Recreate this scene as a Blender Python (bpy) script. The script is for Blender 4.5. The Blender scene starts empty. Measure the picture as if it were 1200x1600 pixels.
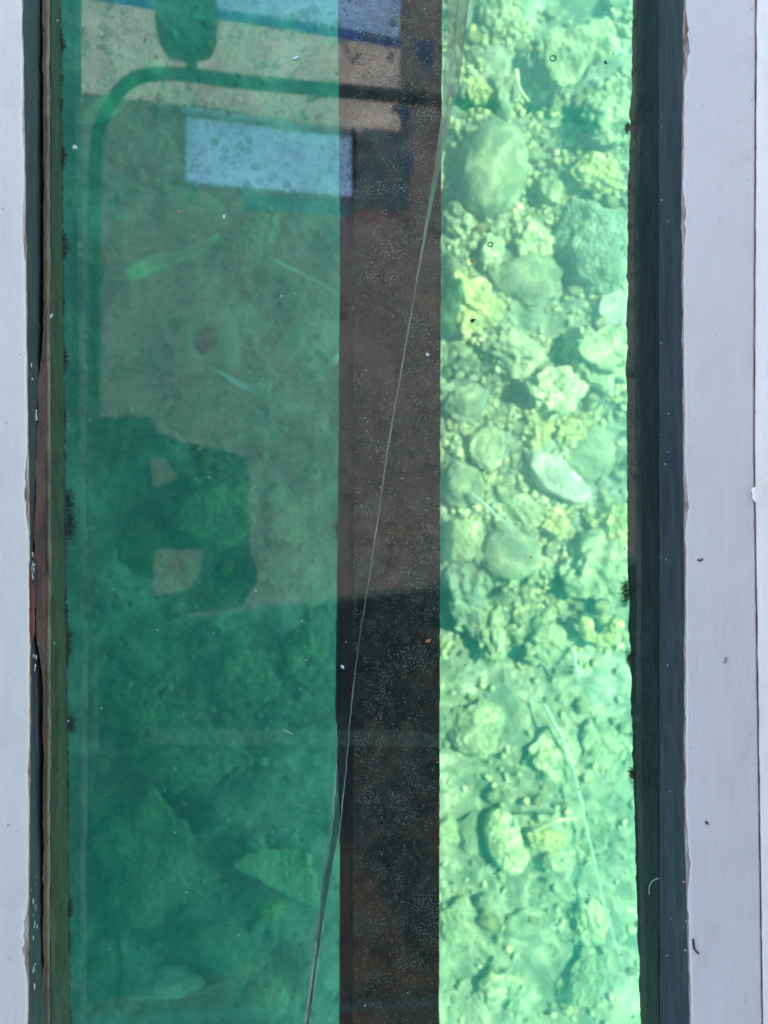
import bpy, bmesh, math, random
from mathutils import Vector, Matrix, noise
from math import radians as R

S = bpy.context.scene
COL = S.collection
# ------------------------------------------------------------------ camera, sky, sun, exposure
CAMZ = 0.87
cam = bpy.data.cameras.new('camera')
cam.sensor_fit = 'VERTICAL'; cam.sensor_height = 36.0; cam.lens = 18.0*CAMZ/0.6
cam.clip_start = 0.02; cam.clip_end = 500
camo = bpy.data.objects.new('camera', cam); COL.objects.link(camo)
camo.location = (0, 0, CAMZ); S.camera = camo
cam.dof.use_dof = True; cam.dof.focus_distance = CAMZ; cam.dof.aperture_fstop = 3.4
S.render.resolution_x = 768; S.render.resolution_y = 1024

SUN_EL, SUN_AZ = R(50), R(14)          # azimuth measured from +X towards +Y
SD = Vector((math.cos(SUN_EL)*math.cos(SUN_AZ), math.cos(SUN_EL)*math.sin(SUN_AZ), math.sin(SUN_EL)))
KX = SD.x/SD.z                          # sideways travel of a ray per metre of depth
world = bpy.data.worlds.new('World'); S.world = world; world.use_nodes = True
wn = world.node_tree.nodes; wl = world.node_tree.links
sky = wn.new('ShaderNodeTexSky'); sky.sky_type = 'NISHITA'; sky.sun_disc = False
sky.sun_elevation = SUN_EL; sky.sun_rotation = math.pi/2 - SUN_AZ
wl.new(sky.outputs[0], wn['Background'].inputs[0]); wn['Background'].inputs[1].default_value = 0.15
sl = bpy.data.lights.new('sun', 'SUN'); sl.energy = 2.8; sl.angle = R(0.5); sl.color = (1, 0.96, 0.88)
so = bpy.data.objects.new('sun', sl); COL.objects.link(so)
so.rotation_euler = (-SD).to_track_quat('-Z', 'Y').to_euler(); so.location = (3, 1, 4)
S.view_settings.view_transform = 'Standard'; S.view_settings.look = 'None'
S.view_settings.gamma = 1.0; S.view_settings.use_curve_mapping = False
S.view_settings.exposure = 2.4
S.cycles.max_bounces = 8; S.cycles.diffuse_bounces = 4; S.cycles.volume_bounces = 2
S.cycles.transparent_max_bounces = 24; S.cycles.use_denoising = True
S.cycles.caustics_reflective = False; S.cycles.caustics_refractive = False
S.cycles.sample_clamp_indirect = 4.0

BED = -1.10
# ------------------------------------------------------------------ helpers
def P(px, py, z):
    s = 0.00075*(CAMZ - z)/CAMZ
    return Vector(((px-600)*s, (800-py)*s, z))
def sc(z): return 0.00075*(CAMZ - z)/CAMZ

def tag(o, label=None, cat=None, group=None, kind=None):
    if label: o['label'] = label
    if cat: o['category'] = cat
    if group: o['group'] = group
    if kind: o['kind'] = kind
    return o
def link(name, me, mats, parent=None, smooth=True):
    o = bpy.data.objects.new(name, me); COL.objects.link(o)
    for m in (mats if isinstance(mats, (list, tuple)) else [mats]):
        me.materials.append(m)
    if smooth:
        for p in me.polygons: p.use_smooth = True
    if parent: o.parent = parent
    return o
def from_bm(name, bm, mats, parent=None, smooth=True):
    me = bpy.data.meshes.new(name); bm.normal_update(); bm.to_mesh(me); bm.free()
    return link(name, me, mats, parent, smooth)
def empty(name, loc=(0, 0, 0)):
    o = bpy.data.objects.new(name, None); COL.objects.link(o); o.location = loc; return o
def box_bm(bm, x0, x1, y0, y1, z0, z1, mi=0):
    vs = [bm.verts.new((x, y, z)) for z in (z0, z1) for (x, y) in ((x0, y0), (x1, y0), (x1, y1), (x0, y1))]
    for f in ((3, 2, 1, 0), (4, 5, 6, 7), (0, 1, 5, 4), (1, 2, 6, 5), (2, 3, 7, 6), (3, 0, 4, 7)):
        bm.faces.new([vs[i] for i in f]).material_index = mi
def box(name, x0, x1, y0, y1, z0, z1, mat, parent=None, bev=0):
    bm = bmesh.new(); box_bm(bm, x0, x1, y0, y1, z0, z1)
    if bev:
        bmesh.ops.bevel(bm, geom=list(bm.edges), offset=bev, segments=2, affect='EDGES')
    return from_bm(name, bm, mat, parent, False)
def tube(bm, pts, rads, n=10, mi=0):
    pts = [Vector(p) for p in pts]; rings = []
    for i, p in enumerate(pts):
        t = (pts[min(i+1, len(pts)-1)] - pts[max(i-1, 0)]).normalized()
        a = t.cross(Vector((0, 0, 1)))
        if a.length < 1e-3: a = t.cross(Vector((1, 0, 0)))
        a.normalize(); b = t.cross(a)
        r = rads[i] if isinstance(rads, (list, tuple)) else rads
        rings.append([bm.verts.new(p + (a*math.cos(2*math.pi*k/n) + b*math.sin(2*math.pi*k/n))*r) for k in range(n)])
    for i in range(len(rings)-1):
        for k in range(n):
            bm.faces.new((rings[i][k], rings[i][(k+1) % n], rings[i+1][(k+1) % n], rings[i+1][k])).material_index = mi
    bm.faces.new(rings[0][::-1]).material_index = mi; bm.faces.new(rings[-1]).material_index = mi
def smooth_path(pts, n=8):
    out = []
    for i in range(len(pts)-1):
        p0 = pts[max(i-1, 0)]; p1 = pts[i]; p2 = pts[i+1]; p3 = pts[min(i+2, len(pts)-1)]
        for k in range(n):
            t = k/n
            out.append(tuple(0.5*((2*b) + (-a+c)*t + (2*a-5*b+4*c-d)*t*t + (-a+3*b-3*c+d)*t*t*t) for a, b, c, d in zip(p0, p1, p2, p3)))
    out.append(tuple(pts[-1])); return out

# ------------------------------------------------------------------ materials
class NT:
    def __init__(s, name):
        s.m = bpy.data.materials.new(name); s.m.use_nodes = True
        s.t = s.m.node_tree; s.t.nodes.clear()
        s.out = s.t.nodes.new('ShaderNodeOutputMaterial')
    def n(s, typ, ins=None, **kw):
        nd = s.t.nodes.new('ShaderNode'+typ)
        for k, v in kw.items(): setattr(nd, k, v)
        for k, v in (ins or {}).items():
            if isinstance(v, bpy.types.NodeSocket): s.t.links.new(v, nd.inputs[k])
            else: nd.inputs[k].default_value = v
        return nd
    def ramp(s, fac, stops, interp='LINEAR'):
        nd = s.t.nodes.new('ShaderNodeValToRGB'); s.t.links.new(fac, nd.inputs[0])
        cr = nd.color_ramp; cr.interpolation = interp
        while len(cr.elements) < len(stops): cr.elements.new(0.5)
        for e, (p, c) in zip(cr.elements, stops):
            e.position = p; e.color = (c if isinstance(c, (tuple, list)) else (c, c, c)) + ((1,) if not isinstance(c, (tuple, list)) or len(c) == 3 else ())
        return nd.outputs[0]
    def coord(s, scale=(1, 1, 1)):
        g = s.n('NewGeometry')
        return s.n('Mapping', {0: g.outputs['Position'], 3: scale}).outputs[0]
    def ocoord(s, scale=(1, 1, 1)):
        g = s.n('TexCoord'); oi = s.n('ObjectInfo')
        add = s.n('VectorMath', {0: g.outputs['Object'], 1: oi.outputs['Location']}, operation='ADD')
        return s.n('Mapping', {0: add.outputs[0], 3: scale}).outputs[0]
    def noise(s, co, scale, detail=4, rough=0.55, dist=0):
        return s.n('TexNoise', {'Vector': co, 'Scale': scale, 'Detail': detail, 'Roughness': rough, 'Distortion': dist}).outputs[0]
    def voro(s, co, scale, feature='F1', rnd=1.0, out=0, dim='3D'):
        return s.n('TexVoronoi', {'Vector': co, 'Scale': scale, 'Randomness': rnd}, feature=feature, voronoi_dimensions=dim).outputs[out]
    def math(s, op, a, b=0.0, c=None):
        d = {0: a, 1: b}
        if c is not None: d[2] = c
        return s.n('Math', d, operation=op).outputs[0]
    def mix(s, f, a, b, mode='MIX'):
        nd = s.n('Mix', data_type='RGBA', blend_type=mode)
        for k, v in ((0, f), (6, a), (7, b)):
            if isinstance(v, bpy.types.NodeSocket): s.t.links.new(v, nd.inputs[k])
            else: nd.inputs[k].default_value = v if k == 0 else tuple(v)+(1,)
        return nd.outputs[2]
    def bsdf(s, color, rough=0.8, bump=None, bstr=0.5, bdist=0.01, spec=0.5):
        p = s.n('BsdfPrincipled', {'Roughness': rough, 'Specular IOR Level': spec})
        if isinstance(color, bpy.types.NodeSocket): s.t.links.new(color, p.inputs[0])
        else: p.inputs[0].default_value = tuple(color)+(1,)
        if bump is not None:
            b = s.n('Bump', {'Height': bump, 'Strength': bstr, 'Distance': bdist}); s.t.links.new(b.outputs[0], p.inputs['Normal'])
        return p
    def done(s, sh, slot='Surface'):
        s.t.links.new(sh if isinstance(sh, bpy.types.NodeSocket) else sh.outputs[0], s.out.inputs[slot]); return s.m

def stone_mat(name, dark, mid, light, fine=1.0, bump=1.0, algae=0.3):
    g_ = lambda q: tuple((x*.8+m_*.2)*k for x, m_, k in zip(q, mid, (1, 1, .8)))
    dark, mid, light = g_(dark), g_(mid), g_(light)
    t = NT(name); co = t.ocoord()
    a = t.noise(co, 14, 6, .6); b = t.noise(co, 90*fine, 4, .6); v = t.voro(co, 70*fine)
    f = t.math('ADD', t.math('MULTIPLY', a, .6), t.math('MULTIPLY', b, .4))
    c = t.ramp(f, [(.34, dark), (.5, mid), (.66, light)])
    al = t.ramp(t.noise(co, 9, 5, .65, .6), [(.48, 0.0), (.62, algae)])
    c = t.mix(al, c, (.14, .17, .06))
    pit = t.ramp(v, [(.08, .35), (.35, 1.0)])
    c = t.mix(t.math('MULTIPLY', t.math('SUBTRACT', 1.0, pit), .5), c, (.12, .13, .07))
    h = t.math('ADD', t.math('MULTIPLY', v, .7), t.noise(co, 45*fine, 6, .65))
    return t.done(t.bsdf(c, .9, h, .9*bump, .012, .2))
M = {}
M['pale'] = stone_mat('pale limestone', (.20, .21, .12), (.38, .36, .23), (.58, .52, .34), 1, .7)
M['white'] = stone_mat('white coral rock', (.34, .32, .18), (.54, .49, .30), (.68, .62, .40), 1, .8, .12)
M['smooth'] = stone_mat('smooth green grey stone', (.17, .17, .11), (.25, .25, .17), (.34, .32, .22), 1.6, .35, .25)
M['grey'] = stone_mat('grey encrusted stone', (.14, .17, .13), (.30, .31, .24), (.44, .43, .34), 1.3, 1.1, .4)
M['yellow'] = stone_mat('yellow crumbly coral rock', (.24, .22, .09), (.50, .43, .20), (.76, .64, .32), 1.2, .9, .2)
M['pink'] = stone_mat('pinkish slab stone', (.34, .28, .24), (.50, .43, .37), (.62, .55, .47), 1.4, .45, .15)
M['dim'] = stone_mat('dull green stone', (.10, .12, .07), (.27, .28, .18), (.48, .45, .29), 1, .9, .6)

t = NT('seabed gravel'); co = t.coord()
a = t.noise(co, 5, 6, .65, .5); b = t.noise(co, 60, 5, .65)
c = t.ramp(a, [(.34, (.13, .16, .09)), (.5, (.34, .34, .21)), (.66, (.60, .56, .38))])
c = t.mix(t.ramp(b, [(.5, 0.0), (.72, .5)]), c, (.60, .54, .34))
c = t.mix(t.ramp(t.noise(co, 26, 5, .7, 1.2), [(.5, 0.0), (.68, .45)]), c, (.14, .17, .09))
sep = t.n('SeparateXYZ', {0: co}); yy = t.math('ADD', sep.outputs[1], t.math('MULTIPLY', t.math('SUBTRACT', a, .5), .9))
sand = t.ramp(t.math('MULTIPLY_ADD', yy, -1.0, 0.0), [(.20, 0.0), (.5, .9)])
xr_ = t.ramp(sep.outputs[0], [(.0, 0.0), (.06, 1.0)])
sc_ = t.mix(t.ramp(t.noise(co, 9, 6, .72, .7), [(.40, 0.0), (.62, 1.0)]), (.29, .31, .17), (.52, .47, .27))
c = t.mix(t.math('MULTIPLY', sand, xr_), c, sc_)
h = t.math('ADD', t.noise(co, 34, 6, .7, .8), b)
M['bed'] = t.done(t.bsdf(c, .95, h, 1.0, .014, .1))

def paint_mat(name, base, dirt, sy=1.0):
    t = NT(name); co = t.coord(); st = t.coord((1, .035, 1)); st2 = t.coord((1, .006, 1))
    n1 = t.noise(st, 220, 4, .6); n2 = t.noise(st2, 420, 3, .5); n3 = t.noise(co, 6, 5, .6)
    c = t.mix(t.ramp(n3, [(.4, 0.0), (.68, .5)]), base, tuple(x*.9 for x in base))
    c = t.mix(t.ramp(n1, [(.5, 0.0), (.75, .25)]), c, tuple(min(1, x*1.15) for x in base))
    c = t.mix(t.ramp(t.noise(t.coord((1, .4, 1)), 35, 6, .7), [(.66, 0.0), (.74, .4)]), c, dirt)
    pts = t.ramp(t.voro(co, 26), [(.0, 1.0), (.035, .8), (.05, 0.0)])
    keep = t.ramp(t.noise(co, 21, 1), [(.60, 0.0), (.62, 1.0)])
    c = t.mix(t.math('MULTIPLY', pts, keep), c, dirt)
    smu = t.ramp(t.noise(t.coord((1, .5, 1)), 17, 8, .75, .6), [(.5, 0.0), (.72, .30)]); c = t.mix(smu, c, tuple(x*.62 for x in base))
    scr = t.ramp(t.noise(t.coord((1, .02, 1)), 700, 2, .5), [(.70, 0.0), (.78, .5)]); c = t.mix(scr, c, tuple(min(1, x*1.3) for x in base))
    h = t.math('ADD', t.math('ADD', n1, t.math('MULTIPLY', n2, .5)), t.math('MULTIPLY', n3, .7))
    return t.done(t.bsdf(c, .42, h, .35, .0015, .4))
M['paintL'] = paint_mat('grey board paint', (.69, .62, .525), (.34, .28, .22))
M['paintR'] = paint_mat('lavender grey board paint', (.68, .60, .575), (.18, .16, .16))
M['paintW'] = paint_mat('white plank paint', (.97, .86, .80), (.30, .27, .27))

t = NT('bare wood'); st = t.coord((1, .04, 1))
c = t.ramp(t.noise(st, 260, 5, .6), [(.35, (.11, .045, .025)), (.6, (.30, .17, .11)), (.75, (.45, .33, .24))])
M['wood'] = t.done(t.bsdf(c, .8, t.noise(st, 260, 4), .5, .002))
t = NT('chipped primer'); c = t.ramp(t.noise(t.coord((1, .15, 1)), 160, 4, .7), [(.38, (.22, .13, .08)), (.5, (.42, .34, .28)), (.64, (.62, .54, .5))])
M['primer'] = t.done(t.bsdf(c, .8, t.noise(t.coord(), 400), .5, .002))
t = NT('red brown bare timber'); st = t.coord((1, .05, 1)); c = t.ramp(t.noise(st, 200, 4, .6), [(.35, (.12, .03, .015)), (.65, (.25, .08, .045))])
M['redwood'] = t.done(t.bsdf(c, .7, t.noise(st, 300), .4, .002))

def wall_mat(name, c0, c1, c2):
    t = NT(name); st = t.coord((1, .08, 1)); co = t.coord()
    c = t.ramp(t.noise(st, 120, 6, .65), [(.34, c0), (.52, c1), (.72, c2)])
    c = t.mix(t.ramp(t.noise(t.coord((1, .35, 1)), 55, 8, .75, .5), [(.46, 0.0), (.62, .75)]), c, c2)
    c = t.mix(t.ramp(t.noise(t.coord((1, .5, 1)), 90, 7, .75, .5), [(.52, 0.0), (.66, .8)]), c, c0)
    sp = t.ramp(t.voro(co, 150), [(.0, 1.0), (.06, .8), (.1, 0.0)])
    kp = t.ramp(t.noise(co, 60, 2), [(.6, 0.0), (.64, .7)])
    c = t.mix(t.math('MULTIPLY', sp, kp), c, (.45, .42, .38))
    return t.done(t.bsdf(c, .55, t.noise(st, 300, 5, .7), .6, .002))
M['navy'] = wall_mat('black navy paint', (.014, .016, .024), (.028, .031, .044), (.060, .062, .068))
M['slime'] = wall_mat('brown green slime', (.020, .010, .008), (.095, .042, .032), (.20, .12, .09))
M['wet'] = wall_mat('dark wet timber', (.012, .012, .014), (.042, .028, .038), (.09, .066, .075))
M['bead'] = wall_mat('yellow green sealant', (.05, .025, .012), (.12, .10, .05), (.22, .19, .11))
M['rust'] = wall_mat('rust stain', (.025, .014, .012), (.07, .03, .018), (.14, .06, .03))
t = NT('fouled keel timber'); co = t.coord(); st = t.coord((1, .3, 1))
c = t.ramp(t.noise(co, 11, 7, .7, .6), [(.40, (.008, .013, .018)), (.49, (.035, .026, .020)), (.58, (.17, .085, .05))])
spk = t.ramp(t.voro(co, 300, dim='2D'), [(.0, 1.0), (.16, .9), (.3, 0.0)])
kp = t.ramp(t.noise(co, 24, 6, .75), [(.52, 0.0), (.60, 1.0)])
c = t.mix(t.math('MULTIPLY', spk, kp), c, (.70, .70, .56))
spk = t.ramp(t.voro(co, 620, dim='2D'), [(.0, 1.0), (.2, .9), (.36, 0.0)])
c = t.mix(t.math('MULTIPLY', spk, t.ramp(t.noise(co, 40, 6, .75), [(.46, 0.0), (.58, .8)])), c, (.34, .36, .28))
moss = t.ramp(t.noise(co, 150, 5, .75), [(.50, 0.0), (.62, .9)])
c = t.mix(t.math('MULTIPLY', moss, t.ramp(t.noise(co, 14, 3), [(.42, 0.0), (.56, 1.0)])), c, (.17, .17, .11))
M['keel'] = t.done(t.bsdf(c, .8, t.noise(co, 180, 6, .7), .8, .003))

# glass : clear sheet, mirror-like coat, film of dirt and dried drops
t = NT('window glass'); co = t.coord()
rings = t.voro(co, 62); rr = t.ramp(rings, [(.0, .25), (.13, .4), (.16, .9), (.19, 0.0)])
wc = t.ramp(t.voro(co, 62, out=1) if False else t.noise(co, 38, 1), [(.50, 0.0), (.56, 1.0)])
film = t.ramp(t.noise(co, 7, 8, .7, 1.0), [(.38, .008), (.7, .05)])
fine = t.ramp(t.noise(co, 420, 3, .8), [(.62, 0.0), (.76, .10)])
dirt = t.math('ADD', t.math('ADD', film, fine), t.math('MULTIPLY', t.math('MULTIPLY', rr, wc), .09))
tr = t.n('BsdfTransparent', {0: (.97, .985, .975, 1)})
gl = t.n('BsdfGlossy', {0: (1, 1, 1, 1), 'Roughness': .0})
w = t.noise(co, 2.2, 2, .4); bp = t.n('Bump', {'Height': w, 'Strength': .15, 'Distance': .004})
t.t.links.new(bp.outputs[0], gl.inputs['Normal'])
fr = t.n('Fresnel', {'IOR': 2.1})
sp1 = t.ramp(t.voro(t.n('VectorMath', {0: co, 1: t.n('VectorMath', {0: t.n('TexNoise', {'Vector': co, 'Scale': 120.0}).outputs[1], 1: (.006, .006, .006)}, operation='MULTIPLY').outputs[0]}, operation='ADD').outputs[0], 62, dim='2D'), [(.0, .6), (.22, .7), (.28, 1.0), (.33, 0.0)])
sp2 = t.ramp(t.voro(co, 150, dim='2D'), [(.0, 1.0), (.16, 1.0), (.24, 0.0)])
kp1 = t.ramp(t.noise(co, 17, 2), [(.50, 0.0), (.56, 1.0)]); kp2 = t.ramp(t.noise(co, 31, 2), [(.47, 0.0), (.56, 1.0)])
spots = t.math('MAXIMUM', t.math('MULTIPLY', sp1, kp1), t.math('MULTIPLY', sp2, kp2))
blot = t.ramp(t.noise(co, 13, 7, .7, .8), [(.4, 0.0), (.7, .45)])
frm = t.math('MULTIPLY', fr.outputs[0], t.math('SUBTRACT', 1.0, t.math('MINIMUM', t.math('ADD', t.math('MULTIPLY', spots, .6), blot), .8)))
m1 = t.n('MixShader', {0: frm, 1: tr.outputs[0], 2: gl.outputs[0]})
df = t.n('BsdfDiffuse', {0: (.30, .33, .29, 1)})
m2 = t.n('MixShader', {0: dirt, 1: m1.outputs[0], 2: df.outputs[0]})
M['glass'] = t.done(m2)
t = NT('glass underside'); tr = t.n('BsdfTransparent', {0: (.97, .985, .975, 1)}); gl = t.n('BsdfGlossy', {0: (1, 1, 1, 1), 'Roughness': .0})
m1 = t.n('MixShader', {0: .035, 1: tr.outputs[0], 2: gl.outputs[0]}); M['glass2'] = t.done(m1)

def crack_mat(name, col, op, streak):
    t = NT(name); st = t.coord((1, .03, 1))
    f = t.ramp(t.noise(st, 900, 3, .6), [(.35, op*streak), (.65, op)])
    tr = t.n('BsdfTransparent'); p = t.n('BsdfPrincipled', {'Base Color': tuple(col)+(1,), 'Roughness': .25})
    return t.done(t.n('MixShader', {0: f, 1: tr.outputs[0], 2: p.outputs[0]}))
M['crack_pale'] = crack_mat('pale fracture face', (.55, .78, .56), .85, .55)
M['crack_line'] = crack_mat('bright fracture line', (.70, .85, .72), .95, .8)
M['crack_dark'] = crack_mat('dark fracture face', (.03, .06, .05), .74, .7)

def flat(name, c, r=.8, n=40):
    t = NT(name); f = t.noise(t.ocoord(), n, 4, .6)
    return t.done(t.bsdf(t.mix(f, tuple(x*.7 for x in c), tuple(min(1, x*1.25) for x in c)), r, f, .3, .002))
M['flake'] = flat('white paint flake', (.75, .72, .68)); M['oflake'] = flat('orange rust flake', (.45, .16, .06))
M['dust'] = flat('dust specks', (.55, .56, .52)); M['tuft'] = flat('dark algae', (.03, .035, .012)); M['rtuft'] = flat('red algae', (.12, .035, .01))
M['tubew'] = flat('worm tubes', (.60, .62, .52)); M['blackspot'] = flat('black spots', (.02, .02, .02))
M['darktube'] = flat('dark steel tube', (.02, .03, .025), .4); M['darkfab'] = flat('dark fabric', (.018, .022, .022), .9, 120)
M['hull'] = flat('hull timber', (.30, .33, .36)); M['bluefab'] = flat('blue cloth', (.10, .18, .42))
M['rope'] = flat('pale cord', (.6, .6, .55)); M['stick'] = flat('pale dead branch', (.55, .55, .40)); M['ystick'] = flat('yellow branch', (.65, .55, .25))
def leafy(name, c):
    t = NT(name); f = t.noise(t.ocoord(), 60, 4, .6)
    cc = t.mix(f, tuple(x*.75 for x in c), c)
    d = t.n('BsdfDiffuse', {0: cc}); q = t.n('BsdfTranslucent', {0: cc})
    return t.done(t.n('MixShader', {0: .35, 1: d.outputs[0], 2: q.outputs[0]}))
M['leaf'] = leafy('pale green leaf', (.42, .68, .36)); M['leafdim'] = leafy('dull yellow leaf', (.30, .30, .14)); M['blade'] = leafy('bleached blade', (.50, .75, .60))
def canvas(name, c, tr):
    t = NT(name); f = t.noise(t.coord((1, 1, 1)), 9, 5, .6)
    cc = t.mix(f, tuple(x*.7 for x in c), c)
    d = t.n('BsdfDiffuse', {0: cc}); q = t.n('BsdfTranslucent', {0: cc})
    return t.done(t.n('MixShader', {0: tr, 1: d.outputs[0], 2: q.outputs[0]}))
M['cream'] = canvas('cream canvas', (.86, .77, .70), .70); M['trim'] = canvas('blue trim', (.20, .36, .70), .5)
M['ceil'] = canvas('grey canopy lining', (.60, .48, .45), .46); M['bluecanvas'] = canvas('sunlit blue canvas', (.64, .80, .97), .72)  # the blue canvas is an added, brighter stand-in for sky
M['brown'] = canvas('brown canvas', (.30, .18, .12), .45)
M['greyblue'] = canvas('grey blue canvas', (.60, .62, .66), .5)
M['pbluecanvas'] = canvas('pale blue canvas', (.45, .62, .80), .25)

# ------------------------------------------------------------------ seabed
HOL = [(P(a, b, BED).x, P(a, b, BED).y, c*sc(BED), d) for a, b, c, d in ((880, 8, 95, .07), (828, 95, 34, .06), (848, 292, 36, .05), (708, 315, 40, .06), (722, 590, 44, .05), (800, 612, 26, .05),
   (932, 725, 60, .05), (878, 545, 30, .05), (905, 985, 40, .03), (760, 930, 26, .04), (868, 470, 34, .04), (705, 230, 30, .05), (805, 785, 30, .04), (930, 1320, 34, .03), (200, 800, 90, .06), (330, 900, 70, .05), (240, 1260, 60, .05), (350, 1330, 50, .05), (300, 1540, 60, .05), (430, 1500, 40, .04))]
def bed(x, y):
    v = Vector((x, y, 0))
    h = .045*noise.noise(v*2.1) + .030*noise.noise(v*6+Vector((5, 1, 0))) + .014*noise.noise(v*17) + .006*noise.noise(v*45)
    for (hx, hy, hr, hd) in HOL:
        d = ((x-hx)**2+(y-hy)**2)/(hr*hr)
        if d < 4: h -= hd*math.exp(-d*1.6)
    return BED + h
def bed_sheet():
    bm = bmesh.new()
    xs = []; x = -12.0
    def axis(fine, lo, hi):
        a = [-14, -10, -7, -5, -3.5, -2.5, -1.9, lo-.25]
        n = int((hi-lo)/fine); a += [lo+(hi-lo)*i/n for i in range(n+1)]
        a += [hi+.25, 1.9, 2.5, 3.5, 5, 7, 10, 14]; return a
    xs = axis(.0075, -1.15, 1.15); ys = axis(.0075, -1.35, 1.35)
    g = [[bm.verts.new((x, y, bed(x, y))) for x in xs] for y in ys]
    for j in range(len(ys)-1):
        for i in range(len(xs)-1):
            bm.faces.new((g[j][i], g[j][i+1], g[j+1][i+1], g[j+1][i]))
    return tag(from_bm('seabed', bm, M['bed']), kind='structure')
bed_sheet()

# ------------------------------------------------------------------ rocks
_ico = {}
def ico(sub):
    if sub not in _ico:
        bm = bmesh.new(); bmesh.ops.create_icosphere(bm, subdivisions=sub, radius=1)
        bm.verts.ensure_lookup_table()
        _ico[sub] = ([v.co.copy() for v in bm.verts], [[v.index for v in f.verts] for f in bm.faces]); bm.free()
    return _ico[sub]
def rock_mesh(name, kind, seed, sx, sy, sz, sub=5):
    rnd = random.Random(seed); vs, fs = ico(sub); off = Vector((rnd.uniform(-50, 50), rnd.uniform(-50, 50), rnd.uniform(-50, 50)))
    planes = []
    npl = {'boulder': 5, 'slab': 9, 'crumbly': 6, 'lump': 7, 'egg': 0}[kind]
    for _ in range(npl):
        n = Vector((rnd.gauss(0, 1), rnd.gauss(0, 1), rnd.gauss(0, .8))).normalized()
        planes.append((n, rnd.uniform(.62, .9) if kind != 'boulder' else rnd.uniform(.78, .95)))
    if kind == 'slab': planes.append((Vector((rnd.uniform(-.15, .15), rnd.uniform(-.15, .15), 1)).normalized(), .55))
    lo, mid, hi, amp = {'boulder': (.16, .07, .02, 1), 'slab': (.12, .06, .025, 1), 'crumbly': (.30, .20, .06, 1), 'lump': (.26, .14, .03, 1), 'egg': (.06, .025, .010, 1)}[kind]
    out = []
    for v in vs:
        q = v.copy()
        for n, d in planes:
            e = q.dot(n) - d
            if e > 0: q -= n*e*.85
        r = 1 + lo*noise.noise(v*1.3+off)*1.6 + mid*noise.noise(v*3.3+off)*1.6
        if kind in ('crumbly', 'lump'):
            d4 = noise.voronoi(v*(3.2 if kind == 'crumbly' else 2.2)+off)[0]
            r += hi*2.4*(.45 - d4[0]) + hi*1.2*(.4-noise.voronoi(v*8+off)[0][0]) + hi*.9*noise.noise(v*15+off)
        else:
            r += hi*noise.noise(v*9+off)*1.5 + hi*.5*noise.noise(v*22+off)
        q *= r
        out.append((q.x*sx, q.y*sy, q.z*sz))
    me = bpy.data.meshes.new(name); me.from_pydata(out, [], fs); me.update()
    for p in me.polygons: p.use_smooth = True
    return me
_seed = [100]
def rock(name, px, py, w, h, rot, kind, mat, label, cat='rock', flat=.62, lift=.35, group=None, sub=5, tilt=0, dz=0):
    _seed[0] += 1
    z = bed(*P(px, py, BED).xy)
    if py > 1100 and px > 690 and 'pale elongated' not in label: flat *= .7
    rz = min(w, h)*sc(BED)*.5*flat; zc = z + rz*lift + dz
    s = sc(zc)
    me = rock_mesh(name, kind, _seed[0], w*s*.54, h*s*.54, rz, sub)
    me.materials.append(M[mat])
    o = bpy.data.objects.new(name, me); COL.objects.link(o)
    o.location = P(px, py, zc); o.rotation_euler = (R(tilt), R(tilt*.6), R(rot))
    return tag(o, label, cat, group)
# sunlit strip, from the top of the photo downwards
rock('boulder', 770, 265, 100, 145, -14, 'egg', 'smooth', 'big smooth egg shaped boulder, upper left of the sunlit strip', flat=.8)
rock('rock', 948, 183, 86, 76, 10, 'crumbly', 'pale', 'blocky pale rock just below the hooked slab beside the right wall')
rock('rock', 838, 379, 66, 58, 5, 'lump', 'white', 'small bright rounded rock right of and below the egg shaped boulder', flat=.8)
rock('boulder', 932, 388, 122, 130, 0, 'boulder', 'grey', 'big round rough green boulder against the right wall', flat=.7)
rock('flat_stone', 828, 440, 108, 78, 8, 'boulder', 'smooth', 'smooth pale flat stone directly below the small bright rounded rock', flat=.5)
rock('rock', 728, 478, 96, 92, -40, 'crumbly', 'yellow', 'yellowish crumbly rock beside the keel bar below the egg boulder', flat=.7)
rock('slab', 962, 484, 66, 64, 30, 'slab', 'pink', 'pinkish flat slab tucked under the big round green boulder', flat=.5)
rock('boulder', 932, 560, 104, 108, 20, 'crumbly', 'pale', 'large pitted pale boulder by the right wall, mid height', flat=.7)
rock('rock', 862, 612, 94, 70, 12, 'lump', 'white', 'brightest white and yellow jagged rock in the middle of the strip', flat=.95, lift=.6)
rock('stone', 731, 634, 64, 56, 25, 'boulder', 'smooth', 'plain green rounded stone left of the brightest white rock')
rock('flat_stone', 918, 708, 84, 96, 0, 'boulder', 'smooth', 'smooth deep green flat stone near the right wall below the pitted boulder', flat=.35)
rock('slab', 868, 748, 52, 122, 48, 'slab', 'pink', 'long pinkish slab lying diagonally across the strip', flat=.8)
rock('slab', 825, 800, 48, 92, 62, 'slab', 'pale', 'narrow pale slab just below the long pinkish slab', flat=.7)
rock('stone', 722, 760, 66, 70, 30, 'boulder', 'smooth', 'flat green stone beside the keel bar above the square slab', flat=.5)
rock('stone', 760, 700, 58, 60, 30, 'slab', 'pale', 'angular pale stone in the middle left below the plain green stone', flat=.6)
rock('slab', 722, 842, 76, 66, 4, 'slab', 'pale', 'square edged pale slab touching the keel bar', flat=.4)
rock('disc_stone', 797, 866, 88, 72, -10, 'egg', 'smooth', 'smooth round disc of green stone right of the square slab', flat=.5)
rock('boulder', 726, 930, 76, 104, 8, 'crumbly', 'grey', 'grey bumpy boulder beside the keel bar under the square slab', flat=.8)
rock('rock', 765, 990, 46, 96, 6, 'crumbly', 'pale', 'knobbly column of pale rock right of the grey bumpy boulder', flat=.9)
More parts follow.
